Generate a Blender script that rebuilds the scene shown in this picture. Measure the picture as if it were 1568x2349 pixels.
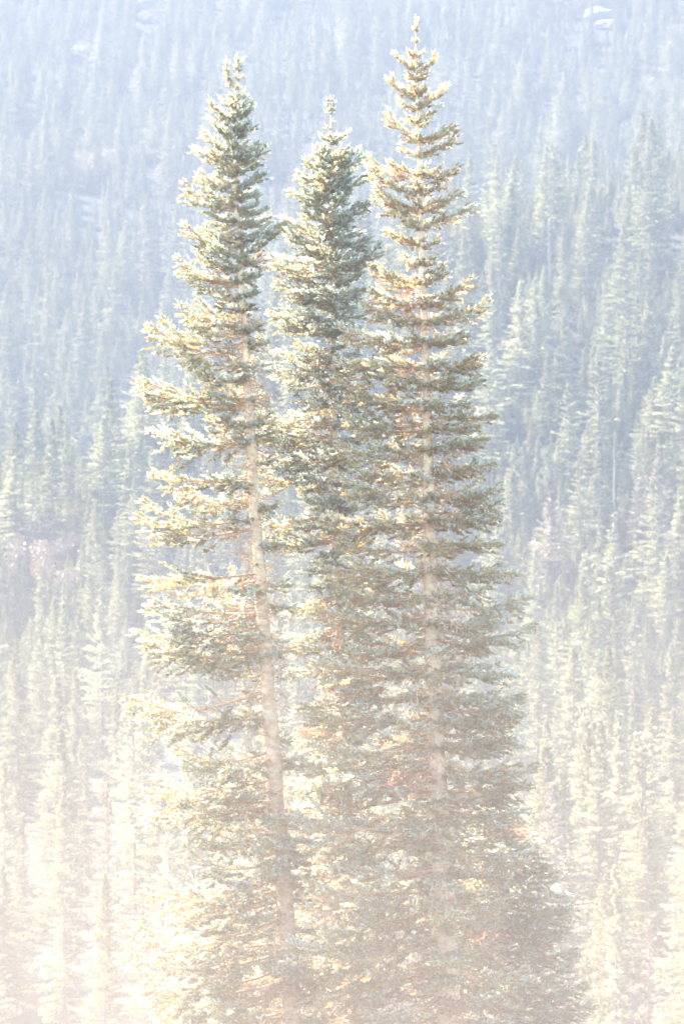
import bpy, math, random
import numpy as np
from mathutils import Vector, Matrix

R = math.radians
SC = bpy.context.scene
for _o in list(bpy.data.objects):
    bpy.data.objects.remove(_o)

# ------------------------------------------------------------------ camera
PITCH = -2.5
cd = bpy.data.cameras.new('camera')
CAM = bpy.data.objects.new('camera', cd)
SC.collection.objects.link(CAM)
cd.sensor_fit = 'VERTICAL'
cd.sensor_height = 24.0
cd.sensor_width = 36.0
cd.lens = 12.0 / (8.8 / 60.0)
cd.clip_start, cd.clip_end = 0.1, 3000
CAM.location = (0, 0, 0)
CAM.rotation_euler = (R(90 + PITCH), 0, 0)
cd.dof.use_dof = True
cd.dof.focus_distance = 60.0
cd.dof.aperture_fstop = 2.2
SC.camera = CAM

# ------------------------------------------------------------------ light
SUN_ELEV, SUN_AZ = 50.0, -64.0          # azimuth measured from +Y (view direction) towards +X
SUN_STRENGTH, SKY_STRENGTH, EXPOSURE = 3.6, 0.125, 4.27
world = bpy.data.worlds.new('World')
SC.world = world
world.use_nodes = True
nt = world.node_tree
for n in list(nt.nodes):
    nt.nodes.remove(n)
sky = nt.nodes.new('ShaderNodeTexSky')
sky.sky_type = 'NISHITA'
sky.sun_disc = False
sky.sun_elevation = R(SUN_ELEV)
sky.sun_rotation = R(SUN_AZ)
sky.altitude = 1800
sky.air_density = 0.8
sky.dust_density = 6.0
sky.ozone_density = 0.5
bgn = nt.nodes.new('ShaderNodeBackground')
bgn.inputs['Strength'].default_value = SKY_STRENGTH
wo = nt.nodes.new('ShaderNodeOutputWorld')
nt.links.new(sky.outputs[0], bgn.inputs['Color'])
nt.links.new(bgn.outputs[0], wo.inputs['Surface'])

sl = bpy.data.lights.new('sun', 'SUN')
sl.energy = SUN_STRENGTH
sl.angle = R(0.5)
sl.color = (1.0, 0.92, 0.84)
SUN = bpy.data.objects.new('sun', sl)
SC.collection.objects.link(SUN)
_d = Vector((math.sin(R(SUN_AZ)) * math.cos(R(SUN_ELEV)), math.cos(R(SUN_AZ)) * math.cos(R(SUN_ELEV)), math.sin(R(SUN_ELEV))))
SUN.rotation_euler = _d.to_track_quat('Z', 'Y').to_euler()
SUN.location = _d * 300

SC.view_settings.view_transform = 'Standard'
SC.view_settings.look = 'None'
SC.view_settings.exposure = EXPOSURE
SC.view_settings.gamma = 1.0
SC.view_settings.use_curve_mapping = False
cy = SC.cycles
cy.max_bounces = 8
cy.diffuse_bounces = 5
cy.glossy_bounces = 2
cy.transmission_bounces = 4
cy.volume_bounces = 1
cy.transparent_max_bounces = 8
cy.use_denoising = True
cy.use_adaptive_sampling = True
cy.adaptive_threshold = 0.02
cy.caustics_reflective = False
cy.caustics_refractive = False

HAZE_DENSITY, HAZE_COLOR, HAZE_G = 0.0018, (0.099, 0.118, 0.141), 0.15
VEIL_DENSITY, VEIL_COLOR, VEIL_G = 0.0122, (0.338, 0.288, 0.236), 0.15  # thin warm volume that imitates lens glare


def at(px, py, Y):
    """a point of the photo (1568 x 2349 px) at the forward distance Y, in metres"""
    k = (8.8 / 60.0) / 1174.5
    v = Vector(((px - 784) * k, 1.0, (1174.5 - py) * k))
    v.rotate(Matrix.Rotation(R(PITCH), 3, 'X'))
    return v * (Y / v.y)


# ------------------------------------------------------------------ materials
def new_mat(name):
    m = bpy.data.materials.new(name)
    m.use_nodes = True
    t = m.node_tree
    for n in list(t.nodes):
        t.nodes.remove(n)
    out = t.nodes.new('ShaderNodeOutputMaterial')
    return m, t, out


def ramp(t, stops):
    r = t.nodes.new('ShaderNodeValToRGB')
    e = r.color_ramp.elements
    e[0].position, e[0].color = stops[0][0], (*stops[0][1], 1)
    e[1].position, e[1].color = stops[-1][0], (*stops[-1][1], 1)
    for p, c in stops[1:-1]:
        x = e.new(p)
        x.color = (*c, 1)
    return r


def needle_mat(name, stops, trans, tw=0.45, obj_var=0.25, gloss=0.1):
    """needles: a reflecting upper side and light coming through, toned shoot by shoot by the attribute tone"""
    m, t, out = new_mat(name)
    N, L = t.nodes, t.links
    a = N.new('ShaderNodeAttribute')
    a.attribute_name = 'tone'
    oi = N.new('ShaderNodeObjectInfo')
    ma = N.new('ShaderNodeMath')
    ma.operation = 'MULTIPLY_ADD'
    L.new(oi.outputs['Random'], ma.inputs[0])
    ma.inputs[1].default_value = obj_var
    ma.inputs[2].default_value = -obj_var / 2
    ad = N.new('ShaderNodeMath')
    ad.operation = 'ADD'
    ad.use_clamp = True
    L.new(a.outputs['Fac'], ad.inputs[0])
    L.new(ma.outputs[0], ad.inputs[1])
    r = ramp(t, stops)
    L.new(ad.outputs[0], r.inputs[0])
    r2 = ramp(t, trans)
    L.new(ad.outputs[0], r2.inputs[0])
    d = N.new('ShaderNodeBsdfDiffuse')
    L.new(r.outputs[0], d.inputs['Color'])
    tr = N.new('ShaderNodeBsdfTranslucent')
    L.new(r2.outputs[0], tr.inputs['Color'])
    g = N.new('ShaderNodeBsdfGlossy')
    g.inputs['Roughness'].default_value = 0.42
    g.inputs['Color'].default_value = (0.9, 0.93, 0.95, 1)
    mx = N.new('ShaderNodeMixShader')
    mx.inputs[0].default_value = tw
    L.new(d.outputs[0], mx.inputs[1])
    L.new(tr.outputs[0], mx.inputs[2])
    mg = N.new('ShaderNodeMixShader')
    mg.inputs[0].default_value = gloss
    L.new(mx.outputs[0], mg.inputs[1])
    L.new(g.outputs[0], mg.inputs[2])
    L.new(mg.outputs[0], out.inputs['Surface'])
    return m


def bark_mat(name, c1, c2, scale=3.0, bump=0.4):
    m, t, out = new_mat(name)
    N, L = t.nodes, t.links
    tc = N.new('ShaderNodeTexCoord')
    mp = N.new('ShaderNodeMapping')
    mp.inputs['Scale'].default_value = (scale, scale, scale * 2.2)
    L.new(tc.outputs['Object'], mp.inputs[0])
    n1 = N.new('ShaderNodeTexNoise')
    n1.inputs['Scale'].default_value = 2.2
    n1.inputs['Detail'].default_value = 8
    n1.inputs['Roughness'].default_value = 0.65
    L.new(mp.outputs[0], n1.inputs['Vector'])
    r = ramp(t, [(0.32, c1), (0.62, c2)])
    L.new(n1.outputs[0], r.inputs[0])
    v = N.new('ShaderNodeTexVoronoi')
    v.inputs['Scale'].default_value = 3.4
    L.new(mp.outputs[0], v.inputs['Vector'])
    rv = ramp(t, [(0.05, (0.35, 0.3, 0.27)), (0.16, (1, 1, 1))])
    L.new(v.outputs['Distance'], rv.inputs[0])
    mu = N.new('ShaderNodeMix')
    mu.data_type = 'RGBA'
    mu.blend_type = 'MULTIPLY'
    mu.inputs[0].default_value = 0.8
    L.new(r.outputs[0], mu.inputs[6])
    L.new(rv.outputs[0], mu.inputs[7])
    b = N.new('ShaderNodeBsdfPrincipled')
    b.inputs['Roughness'].default_value = 0.85
    L.new(mu.outputs[2], b.inputs['Base Color'])
    bp = N.new('ShaderNodeBump')
    bp.inputs['Strength'].default_value = bump
    bp.inputs['Distance'].default_value = 0.02
    L.new(n1.outputs[0], bp.inputs['Height'])
    L.new(bp.outputs[0], b.inputs['Normal'])
    L.new(b.outputs[0], out.inputs['Surface'])
    return m


# living foliage: olive in the old shoots, bloom on the young ones; pale end also paints highlights, low end shade
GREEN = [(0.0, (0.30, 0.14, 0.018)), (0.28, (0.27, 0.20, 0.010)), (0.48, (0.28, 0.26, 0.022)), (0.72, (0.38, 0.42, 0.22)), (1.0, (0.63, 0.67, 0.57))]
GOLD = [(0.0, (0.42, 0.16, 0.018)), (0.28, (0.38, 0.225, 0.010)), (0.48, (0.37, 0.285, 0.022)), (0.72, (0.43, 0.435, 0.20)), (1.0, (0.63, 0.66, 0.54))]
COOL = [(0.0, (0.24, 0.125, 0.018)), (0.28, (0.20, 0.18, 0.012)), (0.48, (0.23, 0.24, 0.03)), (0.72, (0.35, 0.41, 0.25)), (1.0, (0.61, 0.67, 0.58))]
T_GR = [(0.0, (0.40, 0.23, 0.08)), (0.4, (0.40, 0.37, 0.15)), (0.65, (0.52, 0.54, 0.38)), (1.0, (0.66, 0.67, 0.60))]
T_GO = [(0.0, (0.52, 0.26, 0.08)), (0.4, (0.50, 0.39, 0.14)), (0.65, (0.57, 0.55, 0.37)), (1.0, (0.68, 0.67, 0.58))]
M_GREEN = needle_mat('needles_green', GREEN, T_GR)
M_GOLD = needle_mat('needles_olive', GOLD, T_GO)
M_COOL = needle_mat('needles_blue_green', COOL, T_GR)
M_RUST = needle_mat('needles_rust', [(0, (0.30, 0.13, 0.06)), (1, (0.50, 0.27, 0.14))], [(0, (0.5, 0.22, 0.08)), (1, (0.6, 0.33, 0.15))])
M_FAR = needle_mat('needles_far', [(0, (0.12, 0.12, 0.045)), (0.5, (0.25, 0.25, 0.105)), (1, (0.50, 0.49, 0.29))],  # pale end paints sunlit tips into the crown colour
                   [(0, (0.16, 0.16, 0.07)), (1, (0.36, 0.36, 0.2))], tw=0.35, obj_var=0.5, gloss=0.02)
M_FAR_TAN = needle_mat('needles_far_tan', [(0, (0.13, 0.10, 0.05)), (1, (0.28, 0.23, 0.14))], [(0, (0.2, 0.15, 0.08)), (1, (0.32, 0.26, 0.16))], obj_var=0.4)
M_LEAF = needle_mat('leaves_yellow_green', [(0, (0.13, 0.15, 0.05)), (1, (0.28, 0.27, 0.11))], [(0, (0.3, 0.3, 0.1)), (1, (0.42, 0.38, 0.15))])
M_BUSH = needle_mat('leaves_rusty', [(0, (0.15, 0.10, 0.055)), (1, (0.26, 0.19, 0.11))], [(0, (0.22, 0.15, 0.08)), (1, (0.30, 0.22, 0.12))])
M_BARK = bark_mat('bark_pale', (0.40, 0.24, 0.11), (0.74, 0.52, 0.29))
M_TWIG = bark_mat('bark_twig', (0.34, 0.18, 0.07), (0.58, 0.34, 0.15), 8, 0.1)
M_TWIG_FAR = bark_mat('bark_far', (0.20, 0.14, 0.10), (0.34, 0.26, 0.2), 1, 0.1)
M_DEAD = bark_mat('dead_wood', (0.22, 0.19, 0.17), (0.34, 0.30, 0.27), 1.5, 0.2)


def rock_material():
    m, t, out = new_mat('rock')
    N, L = t.nodes, t.links
    tc = N.new('ShaderNodeTexCoord')
    n = N.new('ShaderNodeTexNoise')
    n.inputs['Scale'].default_value = 1.4
    n.inputs['Detail'].default_value = 8
    L.new(tc.outputs['Object'], n.inputs['Vector'])
    r = ramp(t, [(0.3, (0.13, 0.115, 0.10)), (0.7, (0.24, 0.22, 0.19))])
    L.new(n.outputs[0], r.inputs[0])
    b = N.new('ShaderNodeBsdfPrincipled')
    b.inputs['Roughness'].default_value = 0.9
    L.new(r.outputs[0], b.inputs['Base Color'])
    bp = N.new('ShaderNodeBump')
    bp.inputs['Strength'].default_value = 0.6
    L.new(n.outputs[0], bp.inputs['Height'])
    L.new(bp.outputs[0], b.inputs['Normal'])
    L.new(b.outputs[0], out.inputs['Surface'])
    return m


def ground_material():
    m, t, out = new_mat('forest_floor')
    N, L = t.nodes, t.links
    tc = N.new('ShaderNodeTexCoord')
    n = N.new('ShaderNodeTexNoise')
    n.inputs['Scale'].default_value = 0.06
    n.inputs['Detail'].default_value = 10
    n.inputs['Roughness'].default_value = 0.7
    L.new(tc.outputs['Object'], n.inputs['Vector'])
    r = ramp(t, [(0.3, (0.012, 0.014, 0.008)), (0.55, (0.02, 0.022, 0.012)), (0.68, (0.035, 0.03, 0.02)), (0.8, (0.06, 0.05, 0.035))])
    L.new(n.outputs[0], r.inputs[0])
    b = N.new('ShaderNodeBsdfPrincipled')
    b.inputs['Roughness'].default_value = 0.95
    L.new(r.outputs[0], b.inputs['Base Color'])
    bp = N.new('ShaderNodeBump')
    bp.inputs['Strength'].default_value = 0.5
    bp.inputs['Distance'].default_value = 0.5
    L.new(n.outputs[0], bp.inputs['Height'])
    L.new(bp.outputs[0], b.inputs['Normal'])
    L.new(b.outputs[0], out.inputs['Surface'])
    return m


M_ROCK = rock_material()
M_GROUND = ground_material()


# ------------------------------------------------------------------ helpers
def mesh_from(name, V, F, mats, fmat=None, tone=None, smooth=False):
    """V (n,3), F (m,3) triangles -> mesh; tone is a float per vertex"""
    V = np.asarray(V, np.float32).reshape(-1, 3)
    F = np.asarray(F, np.int32).reshape(-1, 3)
    me = bpy.data.meshes.new(name)
    me.vertices.add(len(V))
    me.vertices.foreach_set('co', V.ravel())
    me.loops.add(len(F) * 3)
    me.loops.foreach_set('vertex_index', F.ravel())
    me.polygons.add(len(F))
    me.polygons.foreach_set('loop_start', np.arange(0, len(F) * 3, 3, dtype=np.int32))
    me.polygons.foreach_set('loop_total', np.full(len(F), 3, np.int32))
    for m in mats:
        me.materials.append(m)
    if fmat is not None:
        me.polygons.foreach_set('material_index', np.asarray(fmat, np.int32))
    if smooth:
        me.polygons.foreach_set('use_smooth', np.ones(len(F), bool))
    if tone is not None:
        a = me.attributes.new('tone', 'FLOAT', 'POINT')
        a.data.foreach_set('value', np.asarray(tone, np.float32))
    me.update()
    me.validate()
    return me


class Geo:
    """collects triangles and tubes"""
    def __init__(s):
        s.V, s.F, s.T, s.n = [], [], [], 0

    def add(s, V, F, tone=0.5):
        V = np.asarray(V, float).reshape(-1, 3)
        s.V.append(V)
        s.F.append(np.asarray(F, int).reshape(-1, 3) + s.n)
        s.T.append(np.full(len(V), tone) if np.isscalar(tone) else np.asarray(tone))
        s.n += len(V)

    def tube(s, P, rad, k=3, tone=0.5, cap=True):
        P = np.asarray(P, float)
        rad = np.broadcast_to(rad, (len(P),))
        d = np.gradient(P, axis=0)
        d /= np.linalg.norm(d, axis=1)[:, None] + 1e-9
        up = np.array([0, 0, 1.0]) if abs(d[0, 2]) < 0.9 else np.array([1.0, 0, 0])
        u = np.cross(d, up)
        u /= np.linalg.norm(u, axis=1)[:, None] + 1e-9
        w = np.cross(d, u)
        a = np.linspace(0, 2 * np.pi, k, endpoint=False)
        ring = P[:, None] + rad[:, None, None] * (np.cos(a)[None, :, None] * u[:, None] + np.sin(a)[None, :, None] * w[:, None])
        V = ring.reshape(-1, 3)
        F = []
        for i in range(len(P) - 1):
            for j in range(k):
                p, q = i * k + j, i * k + (j + 1) % k
                F += [(p, q, q + k), (p, q + k, p + k)]
        if cap:
            for b in (0, (len(P) - 1) * k):
                for j in range(1, k - 1):
                    F.append((b, b + j, b + j + 1))
        s.add(V, F, tone)

    def mesh(s, name, mats, smooth=False):
        return mesh_from(name, np.concatenate(s.V), np.concatenate(s.F), mats, None, np.concatenate(s.T), smooth)


def link(name, me, parent=None, loc=(0, 0, 0), mat=None):
    o = bpy.data.objects.new(name, me)
    SC.collection.objects.link(o)
    o.parent = parent
    o.location = loc
    if mat is not None:
        o.material_slots[0].link = 'OBJECT'
        o.material_slots[0].material = mat
    return o


def tag(o, label=None, cat=None, group=None, kind=None):
    for k, v in (('label', label), ('category', cat), ('group', group), ('kind', kind)):
        if v:
            o[k] = v
    return o


# ------------------------------------------------------------------ terrain
def smooth01(x):
    x = np.clip(x, 0, 1)
    return x * x * (3 - 2 * x)


def ground_z(x, y):
    x = np.asarray(x, float)
    y = np.asarray(y, float)
    z = -1.7 - 15.5 * smooth01((y - 1.5) / 20) - 0.8 * smooth01((y - 30) / 40) - 19 * smooth01((y - 74) / 48)
    # a nearer spur whose crest falls from the right to the left, a hidden gully behind it, then the far slope
    u = smooth01((x + 55) / 125)
    yc = 412 + 145 * u + 9 * np.sin(x / 23.0)
    zc = -18 + 51 * u + 3 * np.sin(x / 15.0 + 1)
    t1 = np.clip((y - 352) / (yc - 352), 0, 1)
    rise = (zc + 37) * (0.75 * t1 + 0.25 * smooth01(t1))
    back = smooth01((y - yc) / 45)
    y2 = yc + 160
    far = np.maximum(0, np.minimum(y + 10 * np.sin(x / 41.0 + y / 150.0), 1015) - y2)
    s2 = (118 - (zc - 9)) / (1015 - y2)
    z = z + rise * smooth01((y - 340) / 30) - 9 * back + s2 * far
    z = z + 0.03 * np.maximum(0, y - 1015)
    z = z + (1.4 * np.sin(x / 19.0 + 1.3) * np.cos(y / 27.0) + 0.7 * np.sin(x / 7.1 + y / 9.0)) * smooth01((y - 110) / 120)
    return z


def make_ground():
    xs = np.linspace(-330, 330, 133)
    ys = np.concatenate([np.linspace(-40, 0, 9)[:-1], np.linspace(0, 130, 53)[:-1], np.linspace(130, 1160, 172)])
    X, Y = np.meshgrid(xs, ys)
    Z = ground_z(X, Y)
    V = np.stack([X, Y, Z], -1).reshape(-1, 3)
    nx = len(xs)
    i = np.arange(len(ys) - 1)[:, None] * nx + np.arange(nx - 1)[None]
    i = i.ravel()
    F = np.concatenate([np.stack([i, i + 1, i + nx + 1], 1), np.stack([i, i + nx + 1, i + nx], 1)])
    o = link('ground', mesh_from('ground', V, F, [M_GROUND], smooth=True))
    tag(o, 'forest floor running from the bank down to the valley and up the mountainside', kind='structure')


make_ground()


# ------------------------------------------------------------------ haze and glare veil
def volume_mat(name, col, dens, g):
    m, t, out = new_mat(name)
    v = t.nodes.new('ShaderNodeVolumePrincipled')
    v.inputs['Color'].default_value = (*col, 1)
    v.inputs['Density'].default_value = dens
    v.inputs['Anisotropy'].default_value = g
    t.links.new(v.outputs[0], out.inputs['Volume'])
    return m


def make_haze():
    x0, x1, y0, y1, z0, z1 = -340, 340, -50, 1170, -42, 152
    V = [(x, y, z) for x in (x0, x1) for y in (y0, y1) for z in (z0, z1)]
    Q = [(0, 1, 3, 2), (4, 6, 7, 5), (0, 4, 5, 1), (2, 3, 7, 6), (0, 2, 6, 4), (1, 5, 7, 3)]
    me = bpy.data.meshes.new('haze')
    me.from_pydata(V, [], Q)
    me.materials.append(volume_mat('haze_air', HAZE_COLOR, HAZE_DENSITY, HAZE_G))
    tag(link('haze', me), 'pale blue haze filling the valley air', kind='stuff')


def make_glare_veil():
    """an added warm volume standing in for lens glare over the tall firs, thickening towards the ground"""
    x0, x1, y0, y1, z0, z1 = -70, 70, 3, 84, -40, 13
    V = [(x, y, z) for x in (x0, x1) for y in (y0, y1) for z in (z0, z1)]
    Q = [(0, 1, 3, 2), (4, 6, 7, 5), (0, 4, 5, 1), (2, 3, 7, 6), (0, 2, 6, 4), (1, 5, 7, 3)]
    me = bpy.data.meshes.new('glare_veil')
    me.from_pydata(V, [], Q)
    m = volume_mat('glare_veil_air', VEIL_COLOR, VEIL_DENSITY, VEIL_G)  # lens glare built as coloured air, denser lower down
    t = m.node_tree
    N, L = t.nodes, t.links
    vol = [n for n in N if n.type == 'PRINCIPLED_VOLUME'][0]
    geo = N.new('ShaderNodeNewGeometry')
    sp = N.new('ShaderNodeSeparateXYZ')
    L.new(geo.outputs['Position'], sp.inputs[0])
    r = N.new('ShaderNodeMapRange')
    r.inputs['From Min'].default_value = -1.4
    r.inputs['From Max'].default_value = -12.5
    r.inputs['To Min'].default_value = 0
    r.inputs['To Max'].default_value = VEIL_DENSITY
    L.new(sp.outputs['Z'], r.inputs['Value'])
    r2 = N.new('ShaderNodeMapRange')
    r2.inputs['From Min'].default_value = 13
    r2.inputs['From Max'].default_value = 0
    r2.inputs['To Max'].default_value = 0.0004
    L.new(sp.outputs['Z'], r2.inputs['Value'])
    sm = N.new('ShaderNodeMath')
    L.new(r.outputs[0], sm.inputs[0])
    L.new(r2.outputs[0], sm.inputs[1])
    f = N.new('ShaderNodeMapRange')
    f.inputs['From Min'].default_value = 84
    f.inputs['From Max'].default_value = 66
    L.new(sp.outputs['Y'], f.inputs['Value'])
    mu = N.new('ShaderNodeMath')
    mu.operation = 'MULTIPLY'
    L.new(sm.outputs[0], mu.inputs[0])
    L.new(f.outputs[0], mu.inputs[1])
    L.new(mu.outputs[0], vol.inputs['Density'])
    me.materials.append(m)
    tag(link('glare_veil', me), 'warm pinkish glare veil added as a volume low round the tall firs', kind='stuff')


make_haze()
make_glare_veil()


# ------------------------------------------------------------------ near fir branches
def shoot_needles(geo, P, D, Lg, rng, tones, n=30, nl=0.027, nw=0.0085, up=0.35):
    """P (k,3) roots, D (k,3) directions, Lg (k,) lengths; n needles on each shoot, as pointed leaflets"""
    k = len(P)
    if k == 0:
        return
    s = rng.random((k, n)) ** 0.85
    s[:, : max(4, n // 6)] = 0.97 + 0.03 * rng.random((k, max(4, n // 6)))
    a = rng.random((k, n)) * 2 * np.pi
    ref = np.tile(np.array([0, 0, 1.0]), (k, 1))
    U = np.cross(D, ref)
    U /= np.linalg.norm(U, axis=1)[:, None] + 1e-6
    W = np.cross(U, D)
    rad = np.cos(a)[..., None] * U[:, None] + np.sin(a)[..., None] * W[:, None]
    rad[..., 2] += up
    rad /= np.linalg.norm(rad, axis=2)[..., None] + 1e-6
    nd = rad * (0.85 - 0.5 * s[..., None] ** 4) + D[:, None] * (0.5 + 0.5 * s[..., None] ** 4)
    nd /= np.linalg.norm(nd, axis=2)[..., None]
    root = P[:, None] + D[:, None] * (s * Lg[:, None])[..., None]
    ln = nl * (0.8 + 0.4 * rng.random((k, n)))
    side = np.cross(nd, rng.normal(size=(k, n, 3)))
    side /= np.linalg.norm(side, axis=2)[..., None] + 1e-6
    mid = root + nd * (ln * 0.45)[..., None]
    hw = nw * 0.5
    V = np.stack([root, mid + side * hw, root + nd * ln[..., None], mid - side * hw], 2).reshape(-1, 3)
    base = np.arange(k * n) * 4
    F = np.concatenate([np.stack([base, base + 1, base + 2], 1), np.stack([base, base + 2, base + 3], 1)])
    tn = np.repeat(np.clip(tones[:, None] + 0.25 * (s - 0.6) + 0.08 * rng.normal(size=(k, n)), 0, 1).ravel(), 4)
    geo.add(V, F, tn)


RAW = {}


def branch_meshes(idx, L, sag, lift, bare, seed):
    """one conifer branch along +X, length L: (wood mesh, needles mesh)"""
    rng = np.random.default_rng(seed)
    wood, leaf = Geo(), Geo()
    NA = 14
    t = np.linspace(0, 1, NA)
    wob = rng.normal(0, 0.012 * L, (NA, 2)).cumsum(0) * 0.5
    wob -= wob[0]

    def axis(tt):
        x = L * tt
        y = np.interp(tt, t, wob[:, 0])
        z = L * (-sag * np.sin(np.pi * np.clip(tt, 0, 1) * 0.9) + lift * tt ** 3) + np.interp(tt, t, wob[:, 1]) * 0.6
        return np.stack([x, y, z], -1)

    A = axis(t)
    wood.tube(A, (0.009 + 0.0085 * L) * (1 - t) ** 0.8 + 0.003, 5, 0.5)
    SP, SD, SL, ST = [], [], [], []
    step = 0.046 if L > 0.7 else 0.036
    ts = np.arange(0.06 if L > 1 else 0.04, 0.985, step / L)
    side = 1
    wmax = 0.34 * L + min(0.10, 0.12 * L)
    for tt in ts:
        side = -side
        tj = min(0.99, tt + rng.normal(0, 0.3 * step / L))
        prof = np.interp(tj, [0, 0.18, 0.42, 0.65, 1.0], [0.22, 0.55, 1.0, 0.85, 0.12])
        tw = wmax * prof * rng.uniform(0.55, 1.12)
        ang = np.radians(np.interp(tj, [0, 1], [68, 38]) + rng.normal(0, 8))
        p0 = axis(np.array([tj]))[0]
        el = np.radians(rng.normal(-4, 12 + 5 * L))
        d = np.array([math.cos(ang) * math.cos(el), side * math.sin(ang) * math.cos(el), math.sin(el)])
        K = 5
        u = np.linspace(0, 1, K)
        drp = -0.12 * tw * rng.uniform(0.2, 1.6)
        TP = p0 + d * (tw * u)[:, None] + np.stack([0.14 * tw * u ** 2, 0 * u, drp * np.sin(u * 2.6)], 1)
        dead = (tj < bare * rng.uniform(0.7, 1.25))
        wood.tube(TP, np.linspace(0.0042 + 0.002 * L, 0.0018, K), 3, 0.5, False)
        if dead and rng.random() < 0.85:
            # bare inner twig with a few twiglets
            for q in range(rng.integers(2, 5)):
                uu = rng.uniform(0.3, 1)
                b = np.array([np.interp(uu, u, TP[:, c]) for c in range(3)])
                e = b + rng.normal(0, 0.05, 3) + d * 0.06 + np.array([0, 0, -0.02])
                wood.tube([b, (b + e) / 2 + rng.normal(0, 0.006, 3), e], [0.0028, 0.002, 0.0012], 3, 0.5, False)
            if rng.random() < 0.6:
                continue
        # shoots along the twig
        ns = max(2, int(tw / 0.034))
        start = 0.45 if tj < bare * 1.5 else 0.06
        for q in range(ns):
            uu = start + (1 - start) * (q + rng.random()) / ns
            b = np.array([np.interp(uu, u, TP[:, c]) for c in range(3)])
            dd = TP[-1] - TP[-2]
            dd = dd / (np.linalg.norm(dd) + 1e-9)
            sd = 1 if q % 2 else -1
            yaw = sd * np.radians(rng.uniform(28, 62))
            cy_, sy_ = math.cos(yaw), math.sin(yaw)
            dv = np.array([dd[0] * cy_ - dd[1] * sy_, dd[0] * sy_ + dd[1] * cy_, dd[2] + rng.normal(0.10, 0.30)])
            dv /= np.linalg.norm(dv)
            SP.append(b)
            SD.append(dv)
            SL.append(rng.uniform(0.045, 0.10) * (0.75 + 0.12 * L) * (1.1 - 0.35 * uu))
            ST.append(np.clip(0.34 + 0.75 * dv[2] + rng.normal(0.06, 0.24) + (0.12 if uu > 0.5 else 0) - 0.38 * max(0, 0.75 - tj), 0.0, 0.98))  # upturned shoots paler: bloom, with sky sheen painted into the tone
        dd = TP[-1] - TP[-2]
        dd = dd / (np.linalg.norm(dd) + 1e-9)
        SP.append(TP[-1] - dd * 0.02)
        SD.append(dd)
        SL.append(rng.uniform(0.06, 0.11))
        ST.append(rng.beta(2.4, 1.6))
        if tj > bare * 0.9:
            SP.append(TP[-2])
            SD.append(dd)
            SL.append(np.linalg.norm(TP[-1] - TP[-2]))
            ST.append(rng.beta(1.6, 2.0))
    # the axis itself carries needles over its outer part, and shoots standing on top of it
    for tt in np.arange(max(bare, 0.1), 1.0, 0.055 / L):
        p = axis(np.array([tt, min(1, tt + 0.03)]))
        dd = p[1] - p[0]
        if np.linalg.norm(dd) < 1e-6:
            break
        dd /= np.linalg.norm(dd)
        SP.append(p[0])
        SD.append(dd)
        SL.append(0.07)
        ST.append(rng.beta(1.6, 2.0))
        if rng.random() < 0.7:
            v = dd * 0.7 + np.array([0, rng.normal(0, 0.5), rng.uniform(0.2, 0.8)])
            v /= np.linalg.norm(v)
            SP.append(p[0])
            SD.append(v)
            SL.append(rng.uniform(0.05, 0.10))
            ST.append(rng.beta(2.2, 1.6))
    e = axis(np.array([0.97, 1.0]))
    dd = e[1] - e[0]
    dd /= np.linalg.norm(dd)
    SP.append(e[0])
    SD.append(dd)
    SL.append(0.10)
    ST.append(0.8)
    SP, SD, SL, ST = map(np.array, (SP, SD, SL, ST))
    shoot_needles(leaf, SP, SD, SL, rng, ST, n=40, nl=0.031, nw=0.0085, up=0.3)
    # rusty buds and cones on some shoot tips are wood
    tips = SP + SD * SL[:, None]
    for q in rng.choice(len(tips), max(1, len(tips) // 14), replace=False):
        wood.tube([tips[q] - SD[q] * 0.01, tips[q] + SD[q] * 0.008, tips[q] + SD[q] * 0.026], [0.006, 0.009, 0.002], 4, 0.9)
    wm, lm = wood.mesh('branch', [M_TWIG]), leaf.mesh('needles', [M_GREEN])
    RAW[wm.name] = (wood, leaf)
    return wm, lm


LIB = {}
_s = 100
for L in (0.22, 0.45, 0.8, 1.25, 1.8, 2.35):
    for v in range(4):
        _s += 1
        bare = {0.22: 0.0, 0.45: 0.05, 0.8: 0.14, 1.25: 0.26, 1.8: 0.34, 2.35: 0.38}[L]
        LIB.setdefault(L, []).append(branch_meshes(0, L, [0.03, 0.05, 0.08, 0.02][v], [0.06, 0.12, 0.16, 0.02][v], bare, _s))
SIZES = sorted(LIB)


def put_branch(tree, rng, root, az, pitch, L, mat, roll=None, dead=False):
    """root in tree coordinates"""
    key = min(SIZES, key=lambda s: abs(math.log(s / L)))
    wood, leaf = LIB[key][rng.integers(0, 4)]
    b = link('branch', wood, tree, root)
    s = L / key
    s2 = 0.5 + 0.5 * s if key > 0.3 else min(1.0, s * 1.15)
    b.rotation_mode = 'QUATERNION'
    m = Matrix.Rotation(az, 4, 'Z') @ Matrix.Rotation(-pitch, 4, 'Y') @ Matrix.Rotation(rng.normal(0, 0.16) if roll is None else roll, 4, 'X')
    b.rotation_quaternion = m.to_quaternion()
    b.scale = (s, s2 * (1 if rng.random() < 0.5 else -1) if False else s2, s2)
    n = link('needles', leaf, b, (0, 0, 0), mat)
    if dead:
        b['label'] = 'dead branch with rust orange needles'
        n.material_slots[0].material = M_RUST
    return b


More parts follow.
